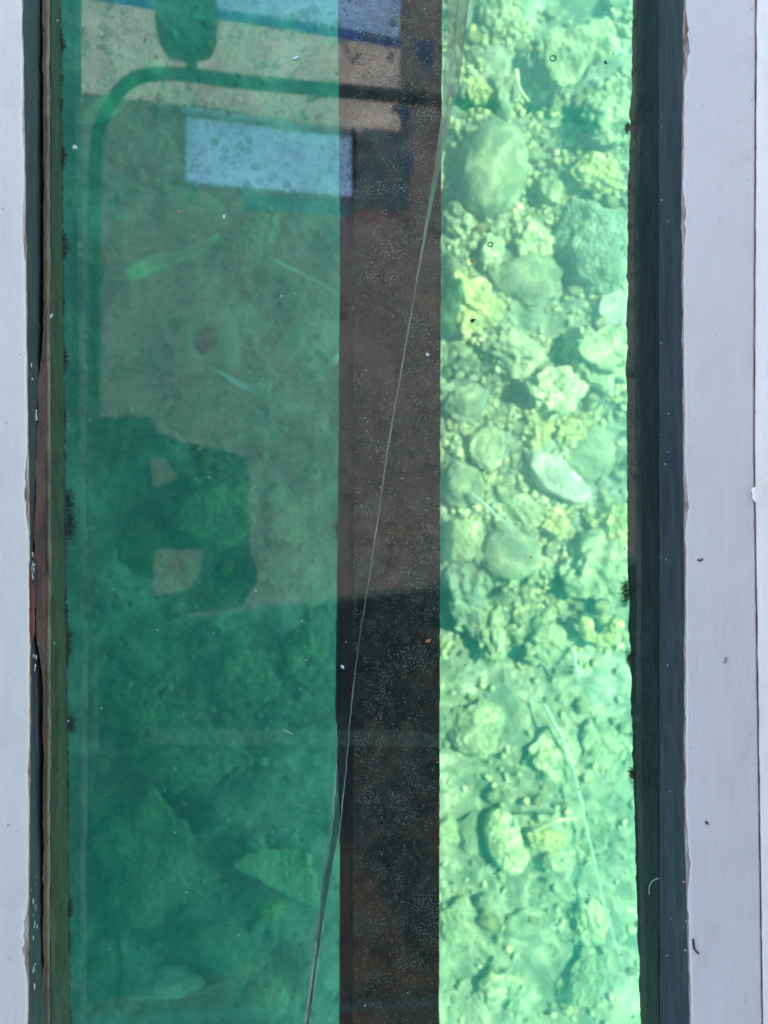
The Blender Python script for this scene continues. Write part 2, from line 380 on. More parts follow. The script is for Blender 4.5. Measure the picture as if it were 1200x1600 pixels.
rock('rock', 868, 820, 58, 48, -20, 'lump', 'yellow', 'small yellow topped rock right of the round disc', flat=.9)
rock('rock', 928, 888, 100, 92, 30, 'crumbly', 'pale', 'broad crumbly rock by the right wall level with the disc', flat=.6)
rock('rock', 950, 820, 62, 60, 30, 'crumbly', 'yellow', 'yellow crumbly rock by the right wall above the broad crumbly rock', flat=.8)
rock('rock', 840, 990, 84, 90, -20, 'crumbly', 'pale', 'hummock of pale rock in the strip centre below the disc', flat=.6)
rock('boulder', 900, 1000, 56, 66, 0, 'boulder', 'grey', 'greyish stone right of the pale hummock', flat=.5)
rock('boulder', 790, 1315, 58, 100, 22, 'egg', 'white', 'pale elongated boulder standing out on the lower sunlit bed', flat=.8)
rock('rock', 850, 1312, 64, 34, -8, 'slab', 'yellow', 'yellow wedge shaped rock right of the pale elongated boulder', flat=.9)
rock('stone', 868, 1345, 40, 36, 0, 'boulder', 'pale', 'small round stone just below the yellow wedge')
rock('stone', 925, 1300, 60, 56, 0, 'crumbly', 'dim', 'darker green stone right of the yellow wedge', flat=.4)
rock('stone', 930, 1440, 56, 60, 20, 'lump', 'white', 'bright stone by the right wall in the lower bed', flat=.6)
rock('slab', 918, 1530, 52, 110, -20, 'lump', 'dim', 'dull green slab near the bottom by the right wall', flat=.35)
rock('stone', 890, 1555, 40, 48, 0, 'lump', 'yellow', 'small yellowish lump left of the dull green slab', flat=.6)
rock('stone', 740, 1300, 60, 70, 0, 'boulder', 'smooth', 'flat green stone between the keel bar and the pale elongated boulder', flat=.4)
rock('stone', 700, 1298, 34, 40, 10, 'lump', 'white', 'small white stone half hidden by the keel bar, lower bed', flat=.8)
rock('stone', 745, 1140, 74, 84, 10, 'boulder', 'pale', 'rounded pale stone by the keel bar below the knobbly column', flat=.4)
rock('stone', 865, 1180, 84, 70, 40, 'lump', 'pale', 'low lumpy stone in the lower strip centre under the thin branch', flat=.4)
rock('stone', 945, 1160, 60, 80, 15, 'lump', 'pale', 'low pale stone against the right wall below the hollow block', flat=.4)
rock('stone', 720, 1440, 60, 70, 0, 'boulder', 'pale', 'low rounded stone by the keel bar in the lower corner', flat=.35)
rock('stone', 820, 1440, 70, 50, 35, 'slab', 'smooth', 'green slab under the pale elongated boulder', flat=.4)
rock('stone', 780, 1540, 60, 50, 15, 'lump', 'pale', 'pale lump at the bottom of the sunlit strip, left of centre', flat=.45)
rock('stone', 720, 345, 50, 60, 15, 'crumbly', 'pale', 'crumbly stone against the keel bar just below the egg boulder', flat=.8)
rock('stone', 765, 395, 36, 62, -10, 'lump', 'pale', 'upright narrow stone between egg boulder and flat stone', flat=.9)
rock('stone', 785, 150, 44, 58, 10, 'lump', 'smooth', 'blunt green stone above the egg boulder', flat=.9)
rock('stone', 742, 145, 48, 46, 40, 'crumbly', 'yellow', 'yellowish stone above the egg boulder beside the crack', flat=.8)
rock('stone', 775, 30, 54, 66, 0, 'crumbly', 'pale', 'pale crumbly stone at the top edge of the sunlit strip', flat=.8)
rock('stone', 860, 300, 66, 80, 10, 'crumbly', 'pale', 'crumbly stone right of the egg boulder', flat=.7)
rock('stone', 935, 270, 80, 60, 0, 'crumbly', 'yellow', 'yellowish rubble stone above the round green boulder', flat=.7)
rock('stone', 800, 548, 80, 66, -25, 'crumbly', 'pale', 'crumbly stone below the smooth flat stone', flat=.6)
rock('stone', 722, 560, 66, 62, 10, 'crumbly', 'dim', 'dark green stone beside the keel bar below the yellowish rock', flat=.4)
rock('stone', 885, 670, 66, 46, 10, 'crumbly', 'yellow', 'yellow crumbly stone just below the brightest white rock', flat=.8)
rock('stone', 835, 670, 44, 50, 40, 'crumbly', 'yellow', 'yellow brown stone left of the smooth deep green stone', flat=.8)

def blob_rock(name, blobs, mat, label, seed, namp=.012, voxel=.0045):
    bm = bmesh.new()
    for (px, py, r, zz) in blobs:
        c = P(px, py, BED+zz)
        bmesh.ops.create_icosphere(bm, subdivisions=3, radius=1, matrix=Matrix.Translation(c) @ Matrix.Diagonal((r*sc(BED), r*sc(BED), r*sc(BED)*.75, 1)))
    me = bpy.data.meshes.new('tmp'); bm.to_mesh(me); bm.free()
    o = bpy.data.objects.new('tmp', me); COL.objects.link(o)
    m = o.modifiers.new('r', 'REMESH'); m.mode = 'VOXEL'; m.voxel_size = voxel
    s = o.modifiers.new('s', 'SMOOTH'); s.iterations = 6; s.factor = .6
    dg = bpy.context.evaluated_depsgraph_get(); ev = o.evaluated_get(dg)
    nm = bpy.data.meshes.new_from_object(ev); bpy.data.objects.remove(o)
    off = Vector((seed*3.1, seed, 0))
    ns = [v.normal.copy() for v in nm.vertices]
    for v, n in zip(nm.vertices, ns):
        v.co += n*(namp*noise.noise(v.co*22+off) + namp*.5*noise.noise(v.co*60+off) + namp*.35*(.4-noise.voronoi(v.co*60+off)[0][0]))
    return tag(link(name, nm, M[mat]), label, 'rock')
def poly_rock(name, pts, z0, step, r0, mat, label, seed, dome=.02, namp=.006):
    from mathutils import geometry
    tri = geometry.tessellate_polygon([[Vector((x, y, 0)) for x, y in pts]])
    def inside(x, y): return any(geometry.intersect_point_tri_2d(Vector((x, y)), *[Vector(pts[i]) for i in t]) for t in tri)
    cx = sum(p[0] for p in pts)/len(pts); cy = sum(p[1] for p in pts)/len(pts); B = []
    x = min(p[0] for p in pts)
    while x < max(p[0] for p in pts):
        y = min(p[1] for p in pts)
        while y < max(p[1] for p in pts):
            if inside(x, y): B.append((x, y, r0*(1+.15*noise.noise(Vector((x*.1, y*.1, seed)))), z0+dome*noise.noise(Vector((x/30, y/30, seed)))+dome*.6*(x-cx)/50))
            y += step
        x += step
    return blob_rock(name, B, mat, label, seed, namp)
poly_rock('hooked_slab', [(852, 62), (866, 50), (900, 46), (938, 34), (952, 42), (962, 66), (964, 78), (945, 88), (915, 94), (902, 116), (884, 136), (868, 126), (856, 98)], .075, 6, 9, 'pale', 'hook shaped pale slab at the top of the strip', 3)
blob_rock('hollow_block', [(915, 975, 13, .04), (918, 992, 13, .04), (935, 1000, 11, .04), (955, 994, 13, .04), (962, 976, 13, .04), (940, 968, 9, .04)], 'yellow', 'small squared block with a dark hollow beside the right wall', 7, .006, .003)

# shaded bed on the left
poly_rock('flat_stone', [(370, 1350), (392, 1334), (425, 1326), (458, 1328), (480, 1342), (490, 1368), (497, 1400), (506, 1428), (470, 1404), (432, 1386), (398, 1370)], .035, 6, 7, 'white', 'large pale teardrop flat stone low on the shaded bed', 11, dome=.006, namp=.003)
L = [
 ('stone', 447, 540, 36, 80, -24, 'slab', 'smooth', 'oblong tilted stone on the shaded bed, right of the holed block', .8),
 ('stone', 403, 1316, 22, 36, 20, 'boulder', 'pale', 'tiny oval stone above the teardrop flat stone', .8),
 ('stone', 479, 1346, 18, 28, 0, 'boulder', 'white', 'tiny pale stone on the right tip of the teardrop flat stone', .9),
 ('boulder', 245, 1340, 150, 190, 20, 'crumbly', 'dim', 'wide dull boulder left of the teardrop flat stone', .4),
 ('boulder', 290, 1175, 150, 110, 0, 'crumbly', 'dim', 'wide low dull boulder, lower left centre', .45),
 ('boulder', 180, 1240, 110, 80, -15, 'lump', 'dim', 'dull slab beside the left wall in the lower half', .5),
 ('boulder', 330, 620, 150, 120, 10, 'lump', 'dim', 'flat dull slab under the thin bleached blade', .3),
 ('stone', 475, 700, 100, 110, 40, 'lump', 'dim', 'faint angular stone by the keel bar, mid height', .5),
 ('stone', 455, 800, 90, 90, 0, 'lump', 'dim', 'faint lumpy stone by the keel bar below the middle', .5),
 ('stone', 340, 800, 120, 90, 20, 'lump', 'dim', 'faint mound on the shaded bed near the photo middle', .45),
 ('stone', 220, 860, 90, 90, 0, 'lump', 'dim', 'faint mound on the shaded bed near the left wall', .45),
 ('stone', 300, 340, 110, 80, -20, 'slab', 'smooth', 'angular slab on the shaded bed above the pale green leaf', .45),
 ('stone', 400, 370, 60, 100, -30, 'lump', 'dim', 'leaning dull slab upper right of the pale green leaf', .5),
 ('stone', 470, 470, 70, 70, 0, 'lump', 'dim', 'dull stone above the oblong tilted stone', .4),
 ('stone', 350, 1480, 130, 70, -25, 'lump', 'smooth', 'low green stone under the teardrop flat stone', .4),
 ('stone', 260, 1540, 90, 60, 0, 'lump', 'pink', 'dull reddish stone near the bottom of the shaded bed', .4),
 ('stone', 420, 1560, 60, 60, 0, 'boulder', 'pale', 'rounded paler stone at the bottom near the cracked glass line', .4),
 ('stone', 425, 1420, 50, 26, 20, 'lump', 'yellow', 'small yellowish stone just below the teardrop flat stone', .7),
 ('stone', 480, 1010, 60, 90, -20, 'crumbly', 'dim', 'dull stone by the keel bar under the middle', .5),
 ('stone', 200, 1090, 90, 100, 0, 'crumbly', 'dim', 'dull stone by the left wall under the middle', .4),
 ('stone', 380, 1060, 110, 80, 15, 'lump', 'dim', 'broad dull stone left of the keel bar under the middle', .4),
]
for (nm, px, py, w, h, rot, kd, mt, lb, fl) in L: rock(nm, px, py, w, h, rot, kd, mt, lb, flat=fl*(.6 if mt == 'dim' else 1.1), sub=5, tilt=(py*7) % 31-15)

# holed sinker block
def holed_block():
    z = bed(*P(322, 536, BED).xy); c = P(322, 536, z+.03); s = sc(z+.05)
    bm = bmesh.new(); n = 40; hw, r = 50*s, 19*s
    def sq(a, k):
        x, y = math.cos(a), math.sin(a); m = max(abs(x), abs(y)); rr = k/m
        rr = min(rr, k*1.28); return x*rr, y*rr*1.05
    rings = []
    for (kk, zz, rd) in ((hw*1.03, -.05, 0), (hw, .015, 0), (hw*.94, .03, 0), (hw*.5, .03, 2), (r*1.1, .028, 1), (r, .015, 1), (r*.95, -.05, 1)):
        ring = []
        for k in range(n):
            a = 2*math.pi*k/n
            if rd == 1: x, y = math.cos(a)*kk, math.sin(a)*kk
            else: x, y = sq(a, kk)
            d = .004*noise.noise(Vector((x*30, y*30, zz*20)))
            ring.append(bm.verts.new((x+d, y+d, zz+d)))
        rings.append(ring)
    for a, b in zip(rings, rings[1:]):
        for k in range(n): bm.faces.new((a[k], a[(k+1) % n], b[(k+1) % n], b[k]))
    o = from_bm('sinker_block', bm, M['smooth']); o.location = c; o.rotation_euler = (0, 0, R(3))
    return tag(o, 'squarish block with a round hole on the shaded bed', 'sinker block')
holed_block()

# loose stones : individual, then the uncountable rest
protos = [(rock_mesh('small_stone', k, 700+i, 1, 1, .8, 3), m) for i, (k, m) in enumerate([(k, m) for m in ('pale', 'white', 'yellow', 'pale') for k in ('lump', 'crumbly', 'slab')])]
for me, m in protos: me.materials.append(M[m])
rnd = random.Random(5)
def scatter(n, x0, x1, y0, y1, rmin, rmax, label, group, dens):
    k = 0
    while k < n:
        px, py = rnd.uniform(x0, x1), rnd.uniform(y0, y1)
        if rnd.random() > dens(px, py): continue
        me, m = rnd.choice(protos); r = rnd.uniform(rmin, rmax)*rnd.uniform(.6, 1)
        z = bed(*P(px, py, BED).xy) + r*.3
        o = bpy.data.objects.new('small_stone', me); COL.objects.link(o)
        o.location = P(px, py, z); o.scale = (r, r*rnd.uniform(.55, 1), r*.8); o.rotation_euler = (rnd.uniform(-.5, .5), rnd.uniform(-.5, .5), rnd.uniform(0, 6.28))
        tag(o, label, 'stone', group); k += 1
def dens(px, py):
    d = 1.0 if py < 1020 else .14
    for a, b, rr in ((880, 5, 60), (828, 95, 20), (932, 720, 40), (722, 590, 24), (760, 265, 60), (830, 440, 50), (720, 850, 30), (905, 85, 62)):
        if (px-a)**2+(py-b)**2 < rr*rr: d *= .15
    return d*(.25 + .75*(noise.noise(Vector((px/90, py/90, 3))) > -.05))
scatter(230, 694, 988, 5, 1595, .012, .034, 'small pale stone lying loose among the boulders on the sunlit seabed', 'loose small stones on the sunlit bed', dens)
scatter(90, 110, 520, 200, 1595, .012, .032, 'small dull stone lying loose on the shaded seabed', 'loose small stones on the shaded bed', lambda a, b: 1)
def rubble(name, n, rmin, rmax, x0, x1, y0, y1, mats, seed, dens):
    rnd = random.Random(seed); vs, fs = ico(2); V = []; F = []; MI = []
    k = 0
    while k < n:
        px, py = rnd.uniform(x0, x1), rnd.uniform(y0, y1)
        if rnd.random() > dens(px, py): continue
        k += 1; r = rmin + (rmax-rmin)*rnd.random()**2; c = P(px, py, BED)
        z = bed(c.x, c.y) + r*rnd.uniform(0, .7); off = Vector((k*1.7, seed, 0)); b = len(V)
        rot = Matrix.Rotation(rnd.uniform(0, 6.28), 3, 'Z') @ Matrix.Rotation(rnd.uniform(-.8, .8), 3, 'X')
        el = rnd.choice((1, 1, .6, .35)); sx = Vector((r, r*el, r*rnd.uniform(.5, .9)))
        for v in vs:
            q = v*(1+.55*noise.noise(v*1.6+off)); q = Vector((q.x*sx.x, q.y*sx.y, q.z*sx.z)); q = rot @ q
            V.append((c.x+q.x, c.y+q.y, z+q.z))
        F += [[i+b for i in f] for f in fs]; MI += [rnd.randrange(len(mats))]*len(fs)
    me = bpy.data.meshes.new(name); me.from_pydata(V, [], F); me.update()
    o = link(name, me, [M[m] for m in mats])
    for p, mi in zip(me.polygons, MI): p.material_index = mi
    return tag(o, kind='stuff')
tag(rubble('coral_rubble', 5200, .003, .013, 670, 1000, -30, 1630, ['pale', 'pale', 'yellow', 'white', 'white'], 3, dens), 'fine coral rubble and gravel filling the gaps of the sunlit bed', 'rubble')
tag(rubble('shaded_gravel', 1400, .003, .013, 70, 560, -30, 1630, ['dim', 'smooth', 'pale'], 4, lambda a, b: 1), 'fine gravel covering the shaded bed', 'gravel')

# twigs, blades, leaves
def twig(name, pts, r, mat, label, dz=.03):
    pp = [tuple(P(x, y, bed(*P(x, y, BED).xy)+dz)) for x, y in pts]; sp = smooth_path(pp, 8); n = len(sp)
    bm = bmesh.new(); tube(bm, [Vector(q)+Vector((noise.noise(Vector(q)*30), noise.noise(Vector(q)*30+Vector((9, 0, 0))), 0))*.003 for q in sp], [r*(1-.6*i/n)*(1+.25*noise.noise(Vector((i*.7, 0, 0)))) for i in range(n)], 8)
    return tag(from_bm(name, bm, M[mat]), label, 'branch')
twig('branch', [(850, 1100), (885, 1170), (905, 1240), (918, 1300), (935, 1380), (958, 1460), (985, 1560)], .0035, 'stick', 'long thin pale branch curving down the lower sunlit bed', .05)
twig('branch', [(832, 1298), (865, 1284), (902, 1277)], .006, 'ystick', 'short yellow branch just above the yellow wedge rock', .07)
twig('branch', [(735, 770), (765, 795), (800, 830)], .0045, 'stick', 'short green branch above the round disc stone', .05)
twig('branch', [(430, 408), (480, 432), (530, 462)], .005, 'stick', 'thin straight branch on the shaded bed by the keel bar', .04)
twig('branch', [(806, 110), (812, 140), (826, 158)], .006, 'ystick', 'short crooked pale branch near the top of the sunlit strip', .06)
twig('branch', [(892, 1012), (900, 1040), (904, 1065)], .005, 'stick', 'short pale curved branch below the hollow block', .05)
twig('branch', [(200, 1560), (300, 1556), (370, 1530), (430, 1532)], .002, 'stick', 'hair thin branch near the bottom of the shaded bed', .05)
def leaf(name, pts, mat, label, cat, dz=.05):
    """pts: (px,py,half width px) along the midrib"""
    bm = bmesh.new(); prev = None; n = len(pts)
    sp = smooth_path(pts, 6)
    for i, (x, y, w) in enumerate(sp):
        a = sp[max(i-1, 0)]; b = sp[min(i+1, len(sp)-1)]
        d = Vector((b[0]-a[0], -(b[1]-a[1]), 0)).normalized(); nn = Vector((-d.y, d.x, 0))
        z = bed(*P(x, y, BED).xy)+dz+.012*math.sin(i*.3); c = P(x, y, z); s = sc(z)
        j = 1+.45*noise.noise(Vector((i*.9, 1, 0)))+.3*noise.noise(Vector((i*2.3, 4, 0)))
        row = [bm.verts.new(c+nn*w*s*k*j+Vector((0, 0, .006*abs(k)))) for k in (-1, -.5, 0, .5, 1)]
        if prev:
            for k in range(4): bm.faces.new((prev[k], prev[k+1], row[k+1], row[k]))
        prev = row
    o = from_bm(name, bm, M[mat]); m = o.modifiers.new('t', 'SOLIDIFY'); m.thickness = .001
    return tag(o, label, cat)
leaf('leaf', [(175, 434, 2), (205, 430, 11), (245, 412, 14), (285, 402, 11), (320, 385, 8), (342, 368, 3)], 'leaf', 'pale green pointed leaf on the upper shaded bed', 'leaf')
leaf('leaf', [(118, 188, 4), (140, 185, 13), (170, 168, 17), (200, 146, 15), (232, 122, 18), (256, 98, 6)], 'leaf', 'bright green torn leaf in the upper left beside the wall', 'leaf')
leaf('seagrass_blade', [(325, 575, 1), (350, 585, 3), (375, 600, 4.5), (405, 614, 4.5), (425, 622, 4), (442, 630, 1)], 'blade', 'thin bleached blade lying above the dull flat slab', 'blade', dz=.10)
leaf('seagrass_blade', [(178, 1445, 2), (186, 1480, 5), (188, 1530, 6), (182, 1575, 3)], 'leafdim', 'upright yellowish blade low beside the left wall', 'blade')
leaf('leaf', [(505, 575, 2), (520, 566, 6), (532, 556, 5), (540, 545, 2)], 'leaf', 'small leaf poking from under the keel bar', 'leaf')

# ------------------------------------------------------------------ the boat : boards, well walls, keel, glass
YE = 1.0
def edge_strip(name, prof, mats, parent, n=420, y0=-YE, y1=YE, jit=None, smooth=False):
    """prof: list of (fx(py)->px or None, z, mat index); px as a function of the photo row, swept along y."""
    bm = bmesh.new(); prev = None
    for i in range(n+1):
        y = y0+(y1-y0)*i/n; row = []
        for k, (fx, z, mi) in enumerate(prof):
            s = sc(z); py = 800-y/s; x = (fx(min(max(py, -400), 2000))-600)*s
            if jit and jit[k]: x += jit[k]*(noise.noise(Vector((y*30, k*7, 0)))+.7*noise.noise(Vector((y*110, k*7, 2)))+.6*noise.noise(Vector((y*330, k*3, 5))))
            row.append(bm.verts.new((x, y, z)))
        if prev:
            for k in range(len(prof)-1):
                bm.faces.new((prev[k], prev[k+1], row[k+1], row[k])).material_index = prof[k][2]
        prev = row
    return from_bm(name, bm, mats, parent, smooth)
def lin(*pts):
    def f(py):
        if py <= pts[0][0]: return pts[0][1]
        for (a, x), (b, y) in zip(pts, pts[1:]):
            if py <= b: return x+(y-x)*(py-a)/(b-a)
        return pts[-1][1]
    return f
c_ = lambda v: (lambda py: v)
ZT = .08
def chip(p, k):
    v = max(0, noise.noise(Vector((p/140, k*9, 0)))*17 - 1.0)
    return v*(.7+.6*noise.noise(Vector((p/17, k*5, 1)))+.5*noise.noise(Vector((p/5, k*5, 2)))) if v > 0 else 0
# left coaming board
eL = lin((0, 34), (250, 38), (600, 42), (1000, 47), (1600, 43))
lb = empty('window_coaming', (0, 0, 0)); tag(lb, 'pale grey painted coaming board along the left of the window', 'coaming')
edge_strip('painted_top', [(c_(-900), ZT, 0), (lambda p: eL(p)-4-chip(p, 1), ZT, 0), (lambda p: eL(p)-1-chip(p, 1), ZT-.0012, 0), (lambda p: eL(p)-chip(p, 1), ZT-.004, 0)], [M['paintL']], lb, jit=[0, .0004, .0006, .0008])
edge_strip('wood_core', [(lambda p: eL(p)-18, ZT-.0034, 0), (lambda p: eL(p)+1.5, ZT-.0042, 0), (lambda p: eL(p)+1, ZT-.012, 0)], [M['primer']], lb, jit=[0, .0008, .0006])
edge_strip('bare_patch', [(lambda p: eL(p)-3, ZT-.003, 0), (lambda p: eL(p)+lin((862, -2), (905, 4), (930, 8), (990, 7), (1015, -2))(p), ZT-.0025, 0), (lambda p: eL(p)-2, ZT-.02, 0)], [M['redwood']], lb, n=80, y0=-.16, y1=-.04, jit=[0, .0006, 0])
# left well wall
lw = empty('well_wall', (0, 0, 0)); tag(lw, 'black painted well wall with rust and slime along the left of the glass', 'well wall')
edge_strip('painted_face', [(eL, ZT-.012, 0), (lin((0, 62), (600, 60), (900, 50), (1600, 68)), .012, 0), (lin((0, 66), (500, 66), (1600, 70)), .004, 0), (lin((0, 70), (500, 70), (1600, 72)), .0005, 0)], [M['navy']], lw, jit=[0, .001, .001, 0])
edge_strip('rust_stain', [(lin((0, 66), (250, 68.5), (520, 68), (600, 60), (900, 52), (1000, 58), (1060, 67), (1400, 68), (1600, 66)), .0135, 0), (lin((0, 72), (1600, 72)), .0062, 0)], [M['rust']], lw, jit=[.0016, .001])
edge_strip('sealant_bead', [(c_(67), .0015, 0), (lin((0, 68), (900, 72), (1600, 68)), .006, 0), (lin((0, 73), (900, 76), (1600, 74)), .006, 0), (lin((0, 78), (900, 80), (1600, 78)), .001, 0)], [M['bead']], lw, jit=[0, .0012, .0012, .001], smooth=True)
edge_strip('slimed_face', [(c_(40), -.014, 0), (c_(80), -.014, 0), (lambda p: lin((0, 88), (700, 96), (1600, 103))(p), -.05, 0), (lambda p: lin((0, 95), (500, 100), (1600, 110))(p), -.09, 0), (c_(60), -.095, 0)], [M['slime']], lw, jit=[0, 0, .0015, .003, 0])
# right coaming board and plank
eR = lin((0, 1070), (300, 1066), (600, 1068), (900, 1071), (1250, 1070), (1600, 1079))
jR = lin((0, 1181), (700, 1178), (1600, 1191))
rb = empty('window_coaming', (0, 0, 0)); tag(rb, 'lavender grey painted coaming board along the right of the window', 'coaming')
edge_strip('painted_top', [(lambda p: eR(p)+1+chip(p, 2), ZT-.004, 0), (lambda p: eR(p)+2+chip(p, 2), ZT-.0012, 0), (lambda p: eR(p)+5+chip(p, 2), ZT, 0), (lambda p: jR(p)-4, ZT, 0), (lambda p: jR(p)-1, ZT-.002, 0), (lambda p: jR(p), ZT-.006, 0)], [M['paintR']], rb, jit=[.0012, .001, .0004, .0003, .0006, .0005])
edge_strip('wood_core', [(lambda p: eR(p)-.5, ZT-.012, 0), (lambda p: eR(p)-1.5, ZT-.0044, 0), (lambda p: eR(p)+20, ZT-.0034, 0)], [M['primer']], rb, jit=[.0006, .0009, 0])
wp = edge_strip('side_plank', [(lambda p: jR(p)-3, ZT-.02, 0), (lambda p: jR(p)+1, ZT-.003, 0), (lambda p: jR(p)+3, ZT+.001, 0), (c_(2050), ZT+.001, 0)], [M['paintW']], None, jit=[0, .0007, .0005, 0])
tag(wp, 'white painted plank at the far right edge', 'plank')
rw = empty('well_wall', (0, 0, 0)); tag(rw, 'dark well wall beside the sunlit strip along the right of the glass', 'well wall')
edge_strip('painted_face', [(lin((0, 1029), (1600, 1031)), .0005, 0), (eR, ZT-.012, 0)], [M['navy']], rw, jit=[.0005, 0])
edge_strip('wet_face', [(c_(1050), -.093, 0), (lin((0, 989), (150, 986), (300, 981), (600, 979), (900, 981), (1200, 989), (1600, 1001)), -.09, 0), (c_(1029), -.014, 0), (c_(1080), -.014, 0)], [M['wet']], rw, jit=[0, .0022, 0, 0])
# keel bar
kb = empty('keel_bar', (0, 0, 0)); tag(kb, 'dark fouled timber keel bar running under the glass', 'keel bar')
edge_strip('top_timber', [(c_(552), -.07, 0), (c_(552), -.016, 0), (lin((0, 691), (600, 688), (1600, 686)), -.016, 0), (lin((0, 690), (600, 686.5), (1600, 685)), -.04, 0), (c_(640), -.08, 0)], [M['keel']], kb, jit=[.0008, .001, .0009, .0007, 0])
edge_strip('side_flange', [(lin((0, 528), (400, 531), (800, 528), (1100, 524), (1300, 531), (1600, 530)), -.085, 0), (lin((0, 529), (400, 532), (800, 529), (1100, 526), (1300, 532), (1600, 531)), -.062, 0), (c_(556), -.055, 0)], [M['wet']], kb, jit=[.001, .0014, 0])
# glass
gp = empty('glass_pane', (0, 0, 0)); tag(gp, 'large cracked and dusty glass window pane in the boat floor', 'glass pane')
bm = bmesh.new(); v = [bm.verts.new(q) for q in ((-.43, -YE, 0), (.36, -YE, 0), (.36, YE, 0), (-.43, YE, 0))]; bm.faces.new(v); from_bm('upper_face', bm, M['glass'], gp)
bm = bmesh.new(); v = [bm.verts.new(q) for q in ((-.43, -YE, -.012), (.36, -YE, -.012), (.36, YE, -.012), (-.43, YE, -.012))]; bm.faces.new(v); from_bm('lower_face', bm, M['glass2'], gp)
def strip2(name, rows, mat, z0=-.002, z1=-.009):
    bm = bmesh.new(); prev = None
    for (y, a, b) in smooth_path(rows, 10):
        j_ = 1.0*noise.noise(Vector((y/23, 0, 0)))+.7*noise.noise(Vector((y/7, 5, 0))); a += j_; b += j_*(1 if b-a < 4 else .5)
        r = [bm.verts.new(P(a, y, z0)), bm.verts.new(P((a+b)/2, y, (z0+z1)/2)), bm.verts.new(P(b, y, z1))]
        if prev:
            for k in range(2): bm.faces.new((prev[k], prev[k+1], r[k+1], r[k]))
        prev = r
    return from_bm(name, bm, M[mat], gp)
strip2('crack', [(-60, 704, 748), (0, 700, 733), (60, 698, 727), (120, 693, 719), (170, 691, 706), (220, 686, 697), (300, 673, 679.5), (400, 656, 660), (500, 639, 642), (600, 622.5, 624.8)], 'crack_pale')
strip2('crack_line', [(180, 690, 692.4), (300, 673, 675.4), (420, 653, 655.6), (560, 629, 631.4), (700, 605, 607.4), (800, 591, 593.3), (900, 576.3, 578.3), (1000, 560.3, 562.2), (1100, 548.3, 550.2), (1200, 540, 541.4), (1300, 530, 531)], 'crack_line', -.003, -.0035)
strip2('crack_edge', [(1130, 526, 527), (1200, 524, 526), (1300, 516, 519), (1400, 500.5, 504), (1500, 488, 492), (1600, 475, 479), (1680, 464, 467)], 'crack_line', -.001, -.0015)
strip2('dark_crack', [(1060, 540, 543), (1130, 530, 545), (1200, 526, 541), (1250, 523, 537), (1300, 519, 529.5), (1400, 504, 511), (1500, 491.5, 496.5), (1600, 478.5, 483), (1680, 467, 471)], 'crack_dark', -.002, -.010)
strip2('crack_edge', [(1240, 536, 537), (1300, 529, 530.2), (1400, 511, 512.5), (1500, 496.5, 498), (1600, 483, 484.3), (1680, 471, 472)], 'crack_line', -.001, -.0015)
strip2('crack_edge', [(-60, 746, 748), (0, 731, 732.6), (60, 725, 726.5), (120, 717, 718.5), (170, 706, 707.2), (220, 697, 698)], 'crack_line', -.001, -.0015)
strip2('crack_edge', [(-60, 722, 724), (0, 714, 717), (60, 709, 712), (120, 703, 705), (170, 697, 699), (220, 690, 691)], 'crack_line', -.001, -.0015)

# flakes, specks, tufts
def flake(name, px, py, pts, mat, label, z=.001, h=.0012, rim=True):
    bm = bmesh.new(); c = P(px, py, z); s = sc(z)
    lo = [bm.verts.new((x*s, -y*s, 0)) for x, y in pts]; hi = [bm.verts.new((x*s*.93, -y*s*.93, h+.0004*noise.noise(Vector((x, y, 0))))) for x, y in pts]
    bm.faces.new(hi[::-1] if False else hi); n = len(pts)
    for k in range(n): bm.faces.new((lo[k], lo[(k+1) % n], hi[(k+1) % n], hi[k]))
    bmesh.ops.recalc_face_normals(bm, faces=bm.faces)
    o = from_bm(name, bm, M[mat], None, False); o.location = c; return tag(o, label, 'flake')
flake('paint_flake', 78, 495, [(-6, 1), (0, -3), (5, -5), (3, 1), (0, 3), (-3, 2)], 'flake', 'white wedge shaped paint flake by the upper left wall')
flake('paint_flake', 55, 648, [(-3, -8), (3, -8), (2, -1), (4, 9), (-3, 8), (-1, 0)], 'flake', 'white oblong paint flake stuck on the left well wall', .02)
flake('paint_flake', 117, 230, [(-4, 2), (-1, -4), (3, -2), (4, 3)], 'flake', 'grey white crumb on the glass near the torn green leaf')
flake('paint_flake', 462, 90, [(-5, 3), (-2, -1), (5, -2), (3, 2)], 'flake', 'white flake on the sky reflection at the top')
flake('paint_flake', 350, 338, [(-1, -3), (2, -2), (1, 4), (-2, 3)], 'flake', 'small white crumb below the blue square reflection')
flake('rust_flake', 280, 331, [(-4, 1), (-1, -3), (4, 0), (2, 3), (-2, 2)], 'oflake', 'orange flake below the left end of the blue square reflection')
flake('rust_flake', 1045, 484, [(-3, -2), (1, -4), (3, 2), (0, 4)], 'oflake', 'orange flake on the right well wall', .018)
flake('rust_flake', 535, 1042, [(-3, -3), (2, -2), (3, 3), (-1, 2)], 'flake', 'pale crumb on the left side of the keel bar')
flake('rust_flake', 669, 1001, [(-5, 2), (0, -3), (5, -2), (2, 3)], 'oflake', 'tan crumb near the right edge of the keel bar')
flake('rust_flake', 738, 408, [(-3, -2), (1, -4), (3, 2), (0, 4)], 'oflake', 'red brown crumb over the yellowish rock')
flake('rust_flake', 829, 871, [(-2, -2), (1, -2), (2, 1), (0, 2)], 'oflake', 'tiny red crumb over the round disc stone')
flake('dark_crumb', 739, 501, [(-5, -1), (0, -3), (5, -2), (1, 2), (-1, 4)], 'blackspot', 'black forked crumb on the glass over the yellowish rock')
flake('dark_crumb', 946, 98, [(-3, -1), (0, -3), (3, 3), (0, 2)], 'blackspot', 'black crumb on the glass over the hooked slab')
